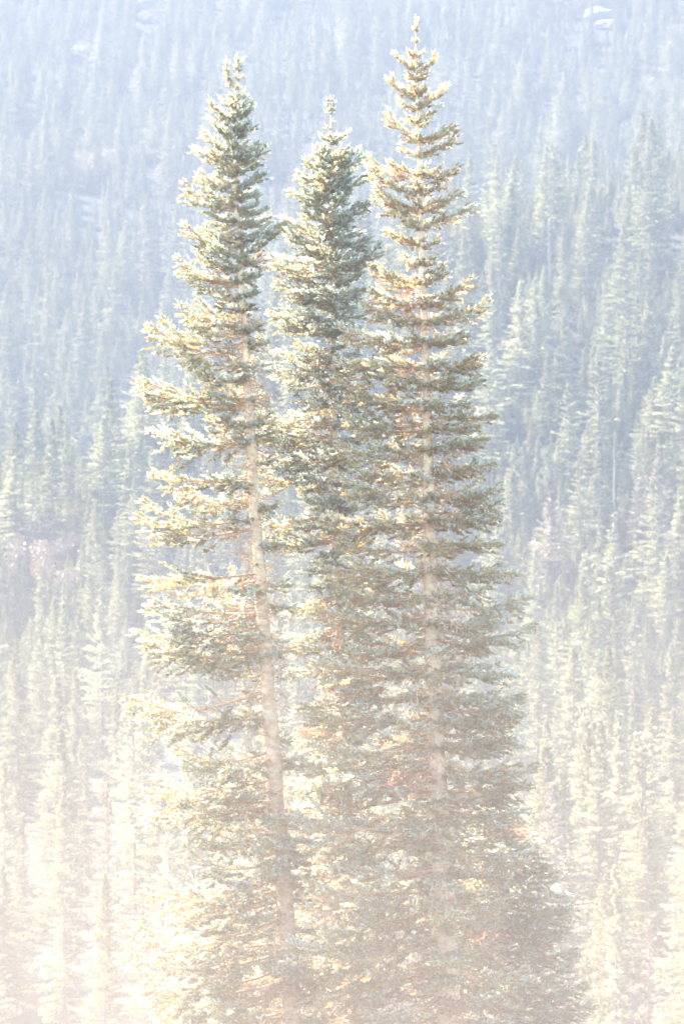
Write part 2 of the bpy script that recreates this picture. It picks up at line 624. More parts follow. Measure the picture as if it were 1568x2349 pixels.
def scatter_tree(name, pts, kinds, rots, scales, meshes, parent=None):
    """one object whose points carry copies of the meshes"""
    me = bpy.data.meshes.new(name)
    me.vertices.add(len(pts))
    me.vertices.foreach_set('co', np.array(pts, np.float32).ravel())
    a = me.attributes.new('kind_of', 'INT', 'POINT')
    a.data.foreach_set('value', np.array(kinds, np.int32))
    for nm, v in (('turn', rots), ('size', scales)):
        a = me.attributes.new(nm, 'FLOAT_VECTOR', 'POINT')
        a.data.foreach_set('vector', np.array(v, np.float32).ravel())
    o = link(name, me, parent)
    ng = bpy.data.node_groups.new(name + '_nodes', 'GeometryNodeTree')
    ng.interface.new_socket('Geometry', in_out='INPUT', socket_type='NodeSocketGeometry')
    ng.interface.new_socket('Geometry', in_out='OUTPUT', socket_type='NodeSocketGeometry')
    N, Lk = ng.nodes, ng.links
    gi, go = N.new('NodeGroupInput'), N.new('NodeGroupOutput')
    iop = N.new('GeometryNodeInstanceOnPoints')
    g2i = N.new('GeometryNodeGeometryToInstance')
    for jm in reversed(meshes):
        src = bpy.data.objects.new(name + '_source', jm)
        oi = N.new('GeometryNodeObjectInfo')
        oi.inputs['Object'].default_value = src
        Lk.new(oi.outputs['Geometry'], g2i.inputs[0])
    Lk.new(gi.outputs[0], iop.inputs['Points'])
    Lk.new(g2i.outputs[0], iop.inputs['Instance'])
    iop.inputs['Pick Instance'].default_value = True
    for nm, tp, sock in (('kind_of', 'INT', 'Instance Index'), ('turn', 'FLOAT_VECTOR', 'Rotation'), ('size', 'FLOAT_VECTOR', 'Scale')):
        n = N.new('GeometryNodeInputNamedAttribute')
        n.data_type = tp
        n.inputs['Name'].default_value = nm
        Lk.new(n.outputs[0], iop.inputs[sock])
    Lk.new(iop.outputs[0], go.inputs[0])
    md = o.modifiers.new('scatter', 'NODES')
    md.node_group = ng
    return o


BOUGH = {}


def bough_meshes(mat):
    """branch and needles joined, for the boughs past the first three hundred of a tree"""
    if mat.name not in BOUGH:
        out = []
        for key in SIZES[2:]:
            for wm, lm in LIB[key]:
                w, l = RAW[wm.name]
                Vw, Fw, Vl, Fl = np.concatenate(w.V), np.concatenate(w.F), np.concatenate(l.V), np.concatenate(l.F)
                out.append(mesh_from('bough', np.concatenate([Vl, Vw]), np.concatenate([Fl, Fw + len(Vl)]), [mat, M_TWIG],
                                     np.concatenate([np.zeros(len(Fl)), np.ones(len(Fw))]), np.concatenate([*l.T, *w.T])))
        BOUGH[mat.name] = out
    return BOUGH[mat.name]


def scatter_boughs(tree, rng, extra, mat):
    P, K, Rt, S = [], [], [], []
    for root, az, pt, L in extra:
        ks = min(range(4), key=lambda i: abs(math.log(SIZES[2 + i] / L)))
        P.append([*root])
        K.append(ks * 4 + int(rng.integers(0, 4)))
        m = Matrix.Rotation(az, 4, 'Z') @ Matrix.Rotation(-pt, 4, 'Y') @ Matrix.Rotation(rng.normal(0, 0.16), 4, 'X')
        Rt.append([*m.to_euler()])
        s_ = L / SIZES[2 + ks]
        S.append([s_, 0.5 + 0.5 * s_, 0.5 + 0.5 * s_])
    tag(scatter_tree('inner_boughs', P, K, Rt, S, bough_meshes(mat), tree), kind='stuff')


def tall_fir(name, label, cat, Y, trunk, wpx, left, right, peaks, pitch_of, mat, step_of, naz, seed, base_z,
             front=0.5, group=None, twin=False, dead_p=0.012, inner=380, bot_py=2420, sparse=None, fill=1.0, jit=0.4, low_y=9999, slim_y=0):
    rng = np.random.default_rng(seed)
    k = (8.8 / 60.0) / 1174.5 * Y            # metres per photo px at this distance
    tpy = np.array([p[1] for p in trunk], float)
    tpx = np.array([p[0] for p in trunk], float)
    top = at(tpx[0], tpy[0], Y)
    bx, by = at(tpx[-1], tpy[-1], Y)[0], Y
    slope = (tpx[-1] - tpx[-2]) / (tpy[-1] - tpy[-2])
    foot = Vector((bx + slope * (at(0, tpy[-1], Y)[2] - base_z), Y, base_z))
    tree = bpy.data.objects.new(name, None)
    SC.collection.objects.link(tree)
    tree.location = foot
    tree.empty_display_size = 0.5
    tag(tree, label, cat, group)
    # trunk
    g = Geo()
    P, W = [], []
    for y in np.concatenate([np.arange(tpy[0], tpy[-1], 12), [tpy[-1]]]):
        P.append(at(np.interp(y, tpy, tpx), y, Y) - foot)
        W.append(max(0.010, 0.5 * k * np.interp(y, [w[0] for w in wpx], [w[1] for w in wpx])))
    last = P[-1].copy()
    for q in np.linspace(0.1, 1, 9):
        P.append(last.lerp(Vector((0, 0, -0.3)), q))
        W.append(W[-1] * 1.02 if q < 0.8 else W[-1] * 1.12)
    P = np.array([[*p] for p in P])
    rad = np.array(W) * (1 + rng.normal(0, 0.025, len(W)))
    g.tube(P, rad, 14, 0.5)
    trk = link('trunk', g.mesh('trunk', [M_BARK], True), tree)

    def tpoint(y):
        return at(np.interp(y, tpy, tpx), y, Y) - foot

    LP = np.array(left, float)
    RP = np.array(right, float)

    def reach(y, sgn):
        if sgn < 0:
            e = np.interp(y, LP[:, 0], LP[:, 1])
            return max(0.02, (np.interp(y, tpy, tpx) - e) * k)
        e = np.interp(y, RP[:, 0], RP[:, 1])
        return max(0.02, (e - np.interp(y, tpy, tpx)) * k)

    count = 0
    # branches that end in the outline's own points
    for (px, py) in peaks:
        tip = at(px, py, Y) - foot
        sgn = -1 if px < np.interp(py, tpy, tpx) else 1
        L0 = abs(tip.x - tpoint(py).x)
        pt = pitch_of(py) + rng.normal(0, 0.04)
        ry = py + L0 * math.tan(pt) / k * 1.0 + 0.05 * L0 / k
        root = tpoint(min(ry, tpy[-1]))
        dz, dx = tip.z - root.z, tip.x - root.x
        L = math.hypot(dx, dz) * 1.0
        az = (math.pi if sgn < 0 else 0) + rng.normal(0, 0.12)
        put_branch(tree, rng, root, az, math.atan2(dz, abs(dx)) - 0.03, L, mat)
        count += 1
    extra = []
    # whorls between
    y = tpy[0] + 6
    while y < bot_py:
        st = step_of(y)
        n = naz(y)
        a0 = rng.random() * 6.28
        for q in range(n):
            yy = y + rng.uniform(-jit, jit) * st
            if yy > tpy[-1] or yy < tpy[0]:
                continue
            az = a0 + q * 2 * math.pi / n + rng.normal(0, 0.25)
            c = math.cos(az)
            rl, rr = reach(yy, -1), reach(yy, 1)
            rs = rl if c < 0 else rr
            mean = 0.5 * (rl + rr)
            L = (rs * abs(c) + mean * (1 - abs(c)))
            L *= rng.uniform(0.66, 0.98)
            if math.sin(az) < -0.5:
                fr = front if yy < low_y else 0.95
                L *= fr + (1 - fr) * rng.random() * 0.8
            if yy < slim_y:
                L *= 0.84
            if sparse and rng.random() < sparse(yy, c):
                continue
            L = max(L, 0.075)
            pt = pitch_of(yy) + rng.normal(0, 0.09)
            root = tpoint(min(tpy[-1], yy + 0.6 * L * math.tan(pt) / k))
            if count < 294 and (fill >= 1 or L < 0.5 or q % 2 == 0 or rng.random() < fill):
                put_branch(tree, rng, root, az, pt, L, mat, dead=rng.random() < dead_p)
                count += 1
            else:
                extra.append((root, az, pt, L))
        y += st
    print(name, 'branches', count, 'down to', round(y))
    if extra:
        scatter_boughs(tree, rng, extra, mat)
    # fine bare twigs tangled round the inner trunk
    tw = Geo()
    for q in range(inner):
        yy = rng.uniform(tpy[0] + 0.25 * (tpy[-1] - tpy[0]), tpy[-1])
        r0 = tpoint(yy)
        r0 = np.array([*r0])
        a = rng.random() * 6.28
        l = rng.uniform(0.25, 0.62) * min(1.9, 0.5 * (reach(yy, -1) + reach(yy, 1)))
        p = r0 + np.array([math.cos(a), math.sin(a), rng.uniform(-0.45, 0.25)]) * l
        md = (r0 + p) / 2 + rng.normal(0, 0.05, 3)
        tw.tube([r0, md, p], [0.010, 0.007, 0.003], 3, 0.5, False)
        for w in range(7):
            b = md + (p - md) * rng.random()
            e = b + rng.normal(0, 0.09, 3) + (p - r0) / l * 0.08 - np.array([0, 0, 0.04])
            tw.tube([b, (b + e) / 2 + rng.normal(0, 0.012, 3), e], [0.005, 0.004, 0.002], 3, 0.5, False)
    if inner:
        tag(link('bare_twigs', tw.mesh('bare_twigs', [M_TWIG]), tree), kind='stuff')
    # leading shoot
    put_branch(tree, rng, tpoint(tpy[0] + 16), rng.random() * 6, R(84), 0.22, mat)
    return tree


lin = lambda xs, ys: (lambda y: float(np.interp(y, xs, ys)))

# -- the left tall fir
TA = [(546, 150), (540, 260), (538, 350), (543, 480), (553, 640), (560, 760), (568, 900), (577, 1020), (582, 1150), (593, 1270),
      (600, 1400), (610, 1500), (615, 1600), (625, 1700), (634, 1850), (646, 1960), (655, 2100), (664, 2230), (670, 2349), (676, 2460)]
WA = [(150, 3), (350, 8), (600, 13), (800, 17), (1000, 22), (1300, 28), (1550, 33), (1930, 39), (2460, 46)]
LA = [(150, 540), (215, 528), (240, 486), (290, 470), (305, 468), (325, 480), (345, 450), (380, 470), (430, 424), (450, 445), (480, 470), (530, 428), (560, 425),
      (603, 408), (640, 425), (680, 440), (712, 416), (740, 380), (770, 345), (800, 375), (830, 400), (860, 380), (890, 325), (935, 345), (970, 370),
      (1000, 345), (1030, 400), (1060, 430), (1095, 350), (1130, 380), (1170, 335), (1210, 320), (1240, 370), (1270, 440), (1300, 480), (1330, 328), (1380, 360),
      (1412, 338), (1440, 350), (1470, 318), (1510, 350), (1560, 375), (1595, 420), (1618, 300), (1660, 345), (1700, 420), (1740, 400), (1780, 380), (1830, 330),
      (1865, 320), (1900, 370), (1950, 400), (2000, 390), (2050, 335), (2150, 315), (2250, 325), (2460, 330)]
RA = [(150, 552), (200, 568), (245, 580), (290, 586), (320, 560), (345, 612), (380, 600), (430, 606), (480, 610), (515, 655), (560, 640), (620, 602), (700, 612),
      (760, 600), (830, 640), (900, 620), (1000, 640), (1100, 640), (1300, 650), (1400, 720), (1500, 700), (1600, 715), (1750, 730), (2000, 720), (2460, 760)]
PA = [(482, 236), (580, 243), (466, 302), (586, 290), (446, 340), (612, 345), (418, 428), (432, 450), (606, 402), (608, 480), (422, 528), (655, 512), (404, 603),
      (640, 520), (412, 708), (336, 760), (368, 745), (322, 885), (335, 905), (345, 995), (352, 1092), (318, 1200), (330, 1166), (325, 1327), (338, 1412), (312, 1468),
      (286, 1618), (340, 1500), (345, 1655), (318, 1865), (330, 1825), (335, 2045), (312, 2150), (300, 2210), (330, 2290), (400, 1735)]


def gaps_a(y, c):
    # the open windows between the bough masses of the left fir
    if c < 0.2 and (1025 < y < 1085 or 1235 < y < 1315 or 1545 < y < 1610 or 780 < y < 830 or 1690 < y < 1730):
        return 0.85
    if c > 0.2:
        return 0.62 if 1000 < y < 1650 else (0.35 if y > 700 else 0.0)
    return 0.12 if y > 900 else 0.0


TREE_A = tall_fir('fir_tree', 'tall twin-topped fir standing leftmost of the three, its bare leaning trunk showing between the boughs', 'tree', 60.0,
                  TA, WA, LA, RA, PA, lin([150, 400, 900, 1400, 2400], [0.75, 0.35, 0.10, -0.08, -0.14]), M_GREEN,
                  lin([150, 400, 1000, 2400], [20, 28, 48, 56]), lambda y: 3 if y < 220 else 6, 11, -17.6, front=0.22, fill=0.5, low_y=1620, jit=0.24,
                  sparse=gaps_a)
# its second leader
_g = Geo()
_f = TREE_A.location
_g.tube([[*(at(x, y, 60.0) - _f)] for x, y in ((541, 215), (526, 190), (520, 160), (519, 128))], [0.02, 0.016, 0.012, 0.006], 6)
_t = link('trunk', _g.mesh('second_leader', [M_BARK]), TREE_A)
_t['label'] = 'thinner second leader of the twin top'
_rg = np.random.default_rng(5)
for (x, y) in ((520, 150), (519, 165), (521, 178), (524, 190), (527, 200)):
    for q in range(2):
        put_branch(TREE_A, _rg, at(x, y, 60.0) - _f, q * 3.0 + y, R(55), 0.075 + 0.0006 * (y - 140), M_GREEN)

# -- the middle, shorter fir
TB = [(758, 245), (759, 330), (760, 600), (765, 900), (768, 1000), (770, 1300), (778, 1400), (790, 1700), (797, 1820), (805, 2000), (815, 2460)]
WB = [(245, 3), (500, 8), (800, 12), (1000, 15), (1400, 19), (1800, 24), (2460, 32)]
LB = [(245, 754), (275, 750), (312, 738), (322, 748), (340, 725), (365, 705), (395, 685), (440, 672), (480, 665), (520, 650), (560, 660), (600, 625), (650, 638), (690, 640),
      (720, 625), (800, 636), (850, 625), (900, 650), (960, 605), (1010, 600), (1055, 585), (1095, 600), (1140, 660), (1170, 670), (1200, 610), (1250, 630), (1300, 700),
      (1380, 640), (1450, 640), (1600, 650), (2460, 700)]
RB = [(245, 762), (275, 768), (310, 790), (330, 770), (357, 840), (400, 822), (430, 805), (468, 850), (510, 840), (555, 846), (600, 870), (650, 850), (700, 850), (760, 835),
      (900, 830), (1000, 850), (1200, 850), (1400, 880), (2460, 900)]
PB = [(738, 312), (792, 310), (724, 340), (838, 356), (800, 340), (702, 372), (682, 398), (666, 440), (846, 468), (650, 500), (645, 520), (842, 400), (620, 598), (634, 650), (845, 545),
      (876, 576), (618, 720), (630, 800), (622, 848), (600, 958), (582, 1052), (585, 990), (590, 1095), (600, 1200), (612, 1240)]
TREE_B = tall_fir('fir_tree', 'bushy blue-green fir between the two taller firs, thin bare leader at its top', 'tree', 61.5,
                  TB, WB, LB, RB, PB, lin([245, 400, 900, 1400, 2400], [0.75, 0.42, 0.05, -0.1, -0.15]), M_COOL,
                  lin([245, 400, 1000, 2400], [19, 25, 46, 62]), lambda y: 1 if y < 295 else 4 if y < 340 else (6 if y < 900 else 7), 12, -17.8, front=0.8,
                  sparse=lambda y, c: 0.12 if y > 1080 else 0.0)

# -- the right fir, the tallest
TC = [(952, 62), (955, 200), (962, 400), (967, 600), (972, 720), (978, 900), (982, 1100), (985, 1300), (990, 1500), (997, 1650), (1003, 1800), (1012, 1950), (1020, 2100),
      (1028, 2300), (1030, 2349), (1034, 2460)]
WC = [(62, 3), (300, 8), (600, 13), (800, 18), (1000, 24), (1300, 30), (1550, 38), (1850, 45), (2100, 52), (2300, 56), (2460, 58)]
LC = [(62, 946), (75, 940), (100, 942), (125, 906), (160, 930), (190, 895), (225, 915), (262, 884), (300, 888), (330, 910), (375, 850), (395, 848), (440, 862), (470, 860), (500, 888), (530, 876),
      (570, 892), (610, 855), (650, 850), (700, 832), (760, 790), (830, 790), (890, 800), (950, 775), (1030, 785), (1100, 775), (1200, 765), (1300, 765), (1400, 750), (1500, 735),
      (1550, 705), (1640, 700), (1750, 700), (1850, 690), (1950, 685), (2050, 690), (2160, 645), (2250, 680), (2460, 690)]
RC = [(62, 958), (85, 966), (105, 960), (130, 996), (165, 975), (205, 1018), (240, 1000), (290, 1040), (320, 1046), (350, 1015), (390, 1045), (415, 1010), (440, 1054), (478, 1075), (515, 1030), (545, 1035),
      (580, 1015), (610, 1022), (655, 1080), (680, 1060), (700, 1112), (735, 1040), (775, 1070), (820, 1112), (870, 1105), (910, 1060), (950, 1130), (1000, 1105), (1080, 1118), (1130, 1140),
      (1190, 1140), (1240, 1142), (1280, 1120), (1310, 1182), (1340, 1150), (1380, 1212), (1420, 1160), (1450, 1222), (1490, 1180), (1540, 1180), (1620, 1195), (1700, 1195), (1770, 1225),
      (1830, 1215), (1870, 1200), (1950, 1190), (2100, 1200), (2460, 1240)]
PC = [(906, 125), (998, 132), (895, 185), (1020, 200), (882, 262), (1048, 315), (1040, 290), (1008, 245), (848, 372), (845, 392), (1050, 386), (862, 438), (858, 452), (1056, 440), (1080, 474), (885, 530), (848, 612),
      (1018, 610), (1082, 652), (1118, 696), (832, 700), (1072, 770), (778, 758), (775, 828), (1112, 820), (1108, 870), (772, 880), (1136, 946), (765, 940), (1115, 1000), (1135, 1065), (770, 1030),
      (1145, 1120), (1148, 1160), (1146, 1190), (760, 1100), (1148, 1240), (1186, 1306), (745, 1190), (1214, 1382), (1225, 1448), (740, 1300), (1178, 1540), (1200, 1610), (725, 1410), (1196, 1640),
      (710, 1520), (1190, 1700), (1228, 1768), (1222, 1815), (1205, 1868), (690, 1640), (690, 1760), (680, 1880), (690, 2040), (640, 2165), (1225, 1960), (665, 2240)]
TREE_C = tall_fir('fir_tree', 'tallest fir, olive gold at its spire, layered flat boughs round a thick pale trunk', 'tree', 59.0,
                  TC, WC, LC, RC, PC, lin([62, 300, 600, 1100, 1700, 2400], [0.75, 0.42, 0.28, 0.02, -0.10, -0.12]), M_GOLD,
                  lin([62, 300, 700, 1100, 2400], [25, 38, 46, 56, 60]), lambda y: 4 if y < 560 else 6, 13, -17.4, front=0.3, dead_p=0.02, fill=0.7, jit=0.14, slim_y=620)

# -- the broad lower fir behind it, right
TD = [(1110, 1850), (1112, 2000), (1116, 2200), (1120, 2460)]
WD = [(1850, 6), (2460, 34)]
LD = [(1850, 1100), (1950, 1060), (2050, 1040), (2460, 960)]
RD = [(1850, 1130), (1885, 1190), (1920, 1230), (1960, 1250), (2000, 1285), (2060, 1300), (2100, 1328), (2140, 1300), (2200, 1320), (2300, 1345), (2460, 1400)]
PD = [(1190, 1895), (1238, 1925), (1255, 1962), (1286, 2000), (1300, 2048), (1330, 2092), (1300, 2130), (1318, 2190), (1340, 2270), (1355, 2320), (1262, 1990), (1300, 2085)]
TREE_D = tall_fir('fir_tree', 'broad blue-green fir low behind the tallest fir, an orange dead bough near its top', 'tree', 62.5,
                  TD, WD, LD, RD, PD, lin([1850, 2050, 2400], [0.30, 0.05, -0.05]), M_COOL, lin([1850, 2460], [30, 52]), lambda y: 8, 14, -17.8, front=1.0, dead_p=0.03)
_rg = np.random.default_rng(8)
for (x, y, a) in ((1105, 1915, 0.1), (1108, 1925, -0.25), (1106, 1905, -0.5)):
    put_branch(TREE_D, _rg, at(x, y, 62.5) - TREE_D.location, a, 0.10, 0.75, M_RUST, dead=True)

# -- the lower fir behind the left one
TE = [(500, 1985), (505, 2150), (508, 2460)]
WE = [(1985, 5), (2460, 26)]
LE = [(1985, 492), (2040, 440), (2100, 400), (2200, 350), (2300, 330), (2460, 300)]
RE = [(1985, 508), (2040, 560), (2150, 610), (2300, 650), (2460, 690)]
PE = [(436, 2040), (392, 2105), (355, 2190), (335, 2300), (570, 2060)]
TREE_E = tall_fir('fir_tree', 'young fir low under the drooping boughs of the twin-topped fir', 'tree', 63.0,
                  TE, WE, LE, RE, PE, lin([1985, 2100, 2400], [0.5, 0.1, -0.05]), M_COOL, lin([1985, 2460], [24, 46]), lambda y: 7, 15, -17.9, front=1.0)
# -- a thin fir whose sparse crown fills the gap between the trunks
TG = [(738, 1560), (740, 1800), (742, 2100), (745, 2460)]
WG = [(1560, 4), (1800, 14), (2460, 26)]
LG_ = [(1560, 732), (1650, 700), (1800, 660), (2000, 640), (2460, 600)]
RG_ = [(1560, 744), (1650, 790), (1800, 830), (2000, 850), (2460, 880)]
TREE_G = tall_fir('fir_tree', 'thin sparse fir filling the gap between the bare trunk and the thick trunk', 'tree', 64.0,
                  TG, WG, LG_, RG_, [], lin([1560, 2400], [0.4, -0.1]), M_GREEN, lin([1560, 2460], [34, 70]), lambda y: 5, 16, -17.9, front=0.9)


# ------------------------------------------------------------------ far conifers
def far_conifer(seed, H=14.0, W=1.7, ragged=0.25, top=0.0, low=0.08, nb=190, twin=False, per=110):
    """a whole conifer at its own size: (trunk mesh, crown mesh, joined mesh)"""
    rng = np.random.default_rng(seed)
    tr, cr = Geo(), Geo()
    z = np.linspace(0, 1, 10)
    lean = np.stack([rng.normal(0, 0.05) * z * 2, rng.normal(0, 0.05) * z * 2, z * H], 1)
    tr.tube(lean, 0.17 * (1 - z) + 0.015, 6, 0.3)
    hs = low + (1 - low) * (np.arange(nb) + rng.random(nb)) / nb
    roots, dirs, lens, tones = [], [], [], []
    for h in hs:
        env = 1.2 * (1 - h) ** 1.0 * (0.55 + 0.45 * min(1, (h - low + 0.04) / 0.12))
        L = W * env * rng.uniform(1 - ragged * 1.6, 1 + ragged * 0.5) + 0.12
        if rng.random() < 0.06:
            L *= 0.4
        a = rng.random() * 2 * np.pi
        pt = np.interp(h, [0, 0.5, 1], [-0.30, -0.05, 0.75]) + rng.normal(0, 0.1)
        d = np.array([math.cos(a) * math.cos(pt), math.sin(a) * math.cos(pt), math.sin(pt)])
        r0 = np.array([np.interp(h, z, lean[:, c]) for c in range(3)])
        if twin and h > 0.84:
            r0[0] += (0.28 if rng.random() < 0.5 else -0.28) * min(1, (h - 0.84) / 0.05)
        tr.tube([r0, r0 + d * L * 0.8], [0.022, 0.006], 3, 0.3, False)
        k = max(14, int(per * (0.25 + 0.75 * L / W)))
        u = rng.random(k) ** 0.7
        sd = rng.choice([-1, 1], k)
        perp = np.array([-math.sin(a), math.cos(a), 0])
        w = (L * 0.32 + 0.05) * (1 - np.abs(u - 0.45) * 1.2) * rng.random(k)
        P = r0 + d * (u * L)[:, None] + perp * (sd * w)[:, None] + np.array([0, 0, 1]) * ((0.10 * L * u ** 2) - 0.15 * w + rng.normal(0, 0.02, k))[:, None]
        D = d * 0.8 + perp * (sd * 0.6)[:, None] + rng.normal(0, 0.32, (k, 3)) + np.array([0, 0, 0.05])
        D /= np.linalg.norm(D, axis=1)[:, None]
        roots.append(P)
        dirs.append(D)
        lens.append(rng.uniform(0.14, 0.30, k) * (0.6 + 0.4 * L / W))
        tones.append(np.clip(0.2 + 0.5 * u + rng.normal(0, 0.15, k), 0, 1))  # outer sprays paler, inner darker: sunlit tips and inner shade painted in
    P, D, Ln, T = (np.concatenate(x) for x in (roots, dirs, lens, tones))
    S = np.cross(D, rng.normal(size=D.shape))
    S /= np.linalg.norm(S, axis=1)[:, None]
    hw = (0.03 + 0.03 * rng.random(len(P)))[:, None]
    M = P + D * (Ln * 0.5)[:, None]
    V = np.stack([P, M + S * hw, P + D * Ln[:, None], M - S * hw], 1).reshape(-1, 3)
    b = np.arange(len(P)) * 4
    F = np.concatenate([np.stack([b, b + 1, b + 2], 1), np.stack([b, b + 2, b + 3], 1)])
    cr.add(V, F, np.repeat(T, 4))
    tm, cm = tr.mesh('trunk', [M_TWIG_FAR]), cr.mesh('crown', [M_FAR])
    Vt, Ft, Vc, Fc = np.concatenate(tr.V), np.concatenate(tr.F), np.concatenate(cr.V), np.concatenate(cr.F)
    jm = mesh_from('conifer', np.concatenate([Vt, Vc]), np.concatenate([Ft, Fc + len(Vt)]), [M_FAR, M_TWIG_FAR],
                   np.concatenate([np.ones(len(Ft)), np.zeros(len(Fc))]), np.concatenate([np.full(len(Vt), 0.3), np.concatenate(cr.T)]))
    return tm, cm, jm


KINDS = [
    ('slender', dict(W=1.75, ragged=0.22, nb=190)), ('slender', dict(W=1.5, ragged=0.35, nb=170)), ('full', dict(W=2.5, ragged=0.2, nb=220)), ('full', dict(W=2.9, ragged=0.3, nb=230)),
    ('ragged', dict(W=2.3, ragged=0.55, nb=130, low=0.14)), ('spire-topped', dict(W=2.1, ragged=0.3, nb=190)), ('twin-topped', dict(W=2.2, ragged=0.3, nb=190, twin=True)),
    ('thin-crowned', dict(W=1.7, ragged=0.5, nb=110, low=0.2, per=90)),
]
FAR = [(n, far_conifer(300 + i, **kw)) for i, (n, kw) in enumerate(KINDS)]


def screen(x, y, z):
    """photo px (1568 x 2349) of a world point"""
    c, s = math.cos(R(-PITCH)), math.sin(R(-PITCH))
    yy = y * c - z * s
    zz = y * s + z * c
    k = (8.8 / 60.0) / 1174.5
    return 784 + x / yy / k, 1174.5 - zz / yy / k


def settle(px, py, h, ymin=150.0):
    """the nearest forward distance at which a thing of height h has its top on that line of sight"""
    for Y in np.arange(ymin, 1100, 1.5):
        p = at(px, py, Y)
        if p.z - float(ground_z(p.x, Y)) <= h:
            return Y
    return 1000.0


rng = np.random.default_rng(77)
# rocks and shrubs keep their view clear: (px, py, radius px) of places no nearer tree may cover
CLEAR = [(cx, c_y, cr, settle(cx, c_y, 0.8)) for cx, c_y, cr in ((120, 2262, 48), (236, 1572, 12), (100, 1255, 24), (335, 32, 18), (180, 125, 8), (1385, 45, 18))]


def free(x, y, z, h):
    px, pb = screen(x, y, z)
    _, pt = screen(x, y, z + h)
    w = 1.6 / y / ((8.8 / 60.0) / 1174.5)
    for cx, cyy, r, Yc in CLEAR:
        if y < Yc + 6 and abs(px - cx) < r + w * 0.6 and pt < cyy + r * 0.4 and pb > cyy - r:
            return False
    return True


pts = []
# near-regular jittered scatter, spacing grows with distance
y = 142.0
while y < 1060:
    sp = 5.3 if y < 350 else (5.8 if y < 600 else 6.2)
    half = 0.105 * y * 1.22 + 12
    x = -half
    while x < half:
        xx, yy = x + rng.normal(0, 0.42 * sp), y + rng.normal(0, 0.42 * sp)
        dens = 0.80 + 0.25 * math.sin(xx / 11.0 + 2) * math.cos(yy / 17.0)
        if 335 < yy < 372:
            dens *= 0.55
        if rng.random() < dens:
            pts.append((xx, yy))
        x += sp
    y += sp * (1.0 if y < 600 else 1.15)
under = []
for q in range(20000):
    yy = 345 + 715 * rng.random() ** 1.45
    under.append((rng.uniform(-1, 1) * (0.105 * yy * 1.2 + 10), yy))
rows = []
for xx, yy in pts:
    z = float(ground_z(xx, yy))
    if yy < 350:
        h = rng.uniform(8.5, 15.5)
        if rng.random() < 0.4:
            h *= rng.uniform(0.4, 0.75)
    else:
        h = rng.uniform(10, 17.5)
        if rng.random() < 0.5:
            h *= rng.uniform(0.35, 0.75)
    if free(xx, yy, z, h):
        rows.append((xx, yy, z, h, int(rng.integers(0, len(FAR))), rng.random() * 6.28, rng.uniform(1.0, 1.4) if yy < 340 else rng.uniform(1.15, 1.65)))
for xx, yy in under:
    z = float(ground_z(xx, yy))
    h = rng.uniform(1.6, 6.0)
    if free(xx, yy, z, h):
        rows.append((xx, yy, z, h, int(rng.integers(0, len(FAR))), rng.random() * 6.28, rng.uniform(1.2, 1.9)))
# conifers whose tips the photo shows clearly: (px, py, Y, kind, width factor)
NOTED = [(162, 815, 425, 5, 1.0, 'sharp-tipped pale conifer rising alone left of the twin-topped fir'),
         (118, 955, 405, 0, 1.1, 'narrow sunlit conifer just below left of the sharp-tipped pale one'),
         (152, 960, 400, 2, .95, 'full sunlit conifer just below the sharp-tipped pale one'),
         (222, 1150, 380, 3, .8, 'broad pale conifer left of the lowest bare trunk, above a dark hollow'),
         (272, 1232, 372, 2, .7, 'smaller pale conifer beside the broad one above the dark hollow'),
         (208, 1310, 335, 2, 1.1, 'tall pale conifer at the top of the lower left wood'),
         (235, 1345, 330, 3, .95, 'wide pale conifer leaning on the tall one of the lower left wood'),
         (124, 1365, 322, 3, 1.1, 'bushy cream-lit conifer heading the lower left wood'),
         (92, 1395, 318, 6, 1.0, 'twin-topped cream-lit conifer heading the lower left wood'),
         (236, 1995, 172, 5, .85, 'dark-cored spire conifer low on the left, nearest of the lower wood'),
         (248, 1755, 200, 4, .8, 'brown-tinted ragged conifer low on the left behind the dark-cored spire'),
         (145, 1775, 205, 0, .8, 'thin brownish spire conifer in the lower left wood'),
         (12, 1740, 190, 3, .9, 'big conifer cut by the left edge, low in the photo'),
         (385, 1780, 215, 7, .9, 'dull green conifer peeping out left of the drooping boughs'),
         (1120, 270, 640, 4, 1.2, 'tall ragged conifer lit white right of the tallest fir'),
         (1140, 350, 620, 3, 1.0, 'broad lit conifer standing under the tall ragged one, right of the tallest fir'),
         (1193, 258, 640, 3, .9, 'broad white-lit conifer on the right slope beside the tall ragged one'),
         (1160, 110, 760, 1, 1.0, 'very slim lit conifer high on the right slope'),
         (1295, 720, 520, 2, 1.2, 'large full conifer lit pale in mid slope on the right'),
         (1290, 520, 545, 0, 1.0, 'narrow conifer with a white-lit top in the middle of the right slope'),
         (1460, 670, 500, 4, 1.2, 'ragged full conifer right of the large pale one'),
         (1228, 1255, 372, 2, .9, 'plain conifer over a dark hollow right of the tallest fir'),
         (1278, 1330, 342, 5, .8, 'pointed conifer standing clear at the foot of the right slope'),
         (1335, 1315, 338, 3, 1.1, 'wide brownish conifer right of the pointed one'),
         (1395, 1480, 290, 3, 1.0, 'light green round-shouldered conifer in the lower right wood'),
         (1345, 1640, 268, 0, 1.0, 'light narrow conifer in the lower right wood'),
         (1262, 1790, 210, 4, 1.1, 'tan-tinted dying conifer beside the lower right boughs'),
         (1415, 1985, 175, 1, 1.0, 'dark slim conifer low on the right with brown twigs'),
         (1485, 2090, 160, 7, 1.0, 'reddish bare-limbed conifer low near the right edge'),
         (1395, 1990, 180, 2, .9, 'dense conifer right of the broad lower fir, low on the right')]


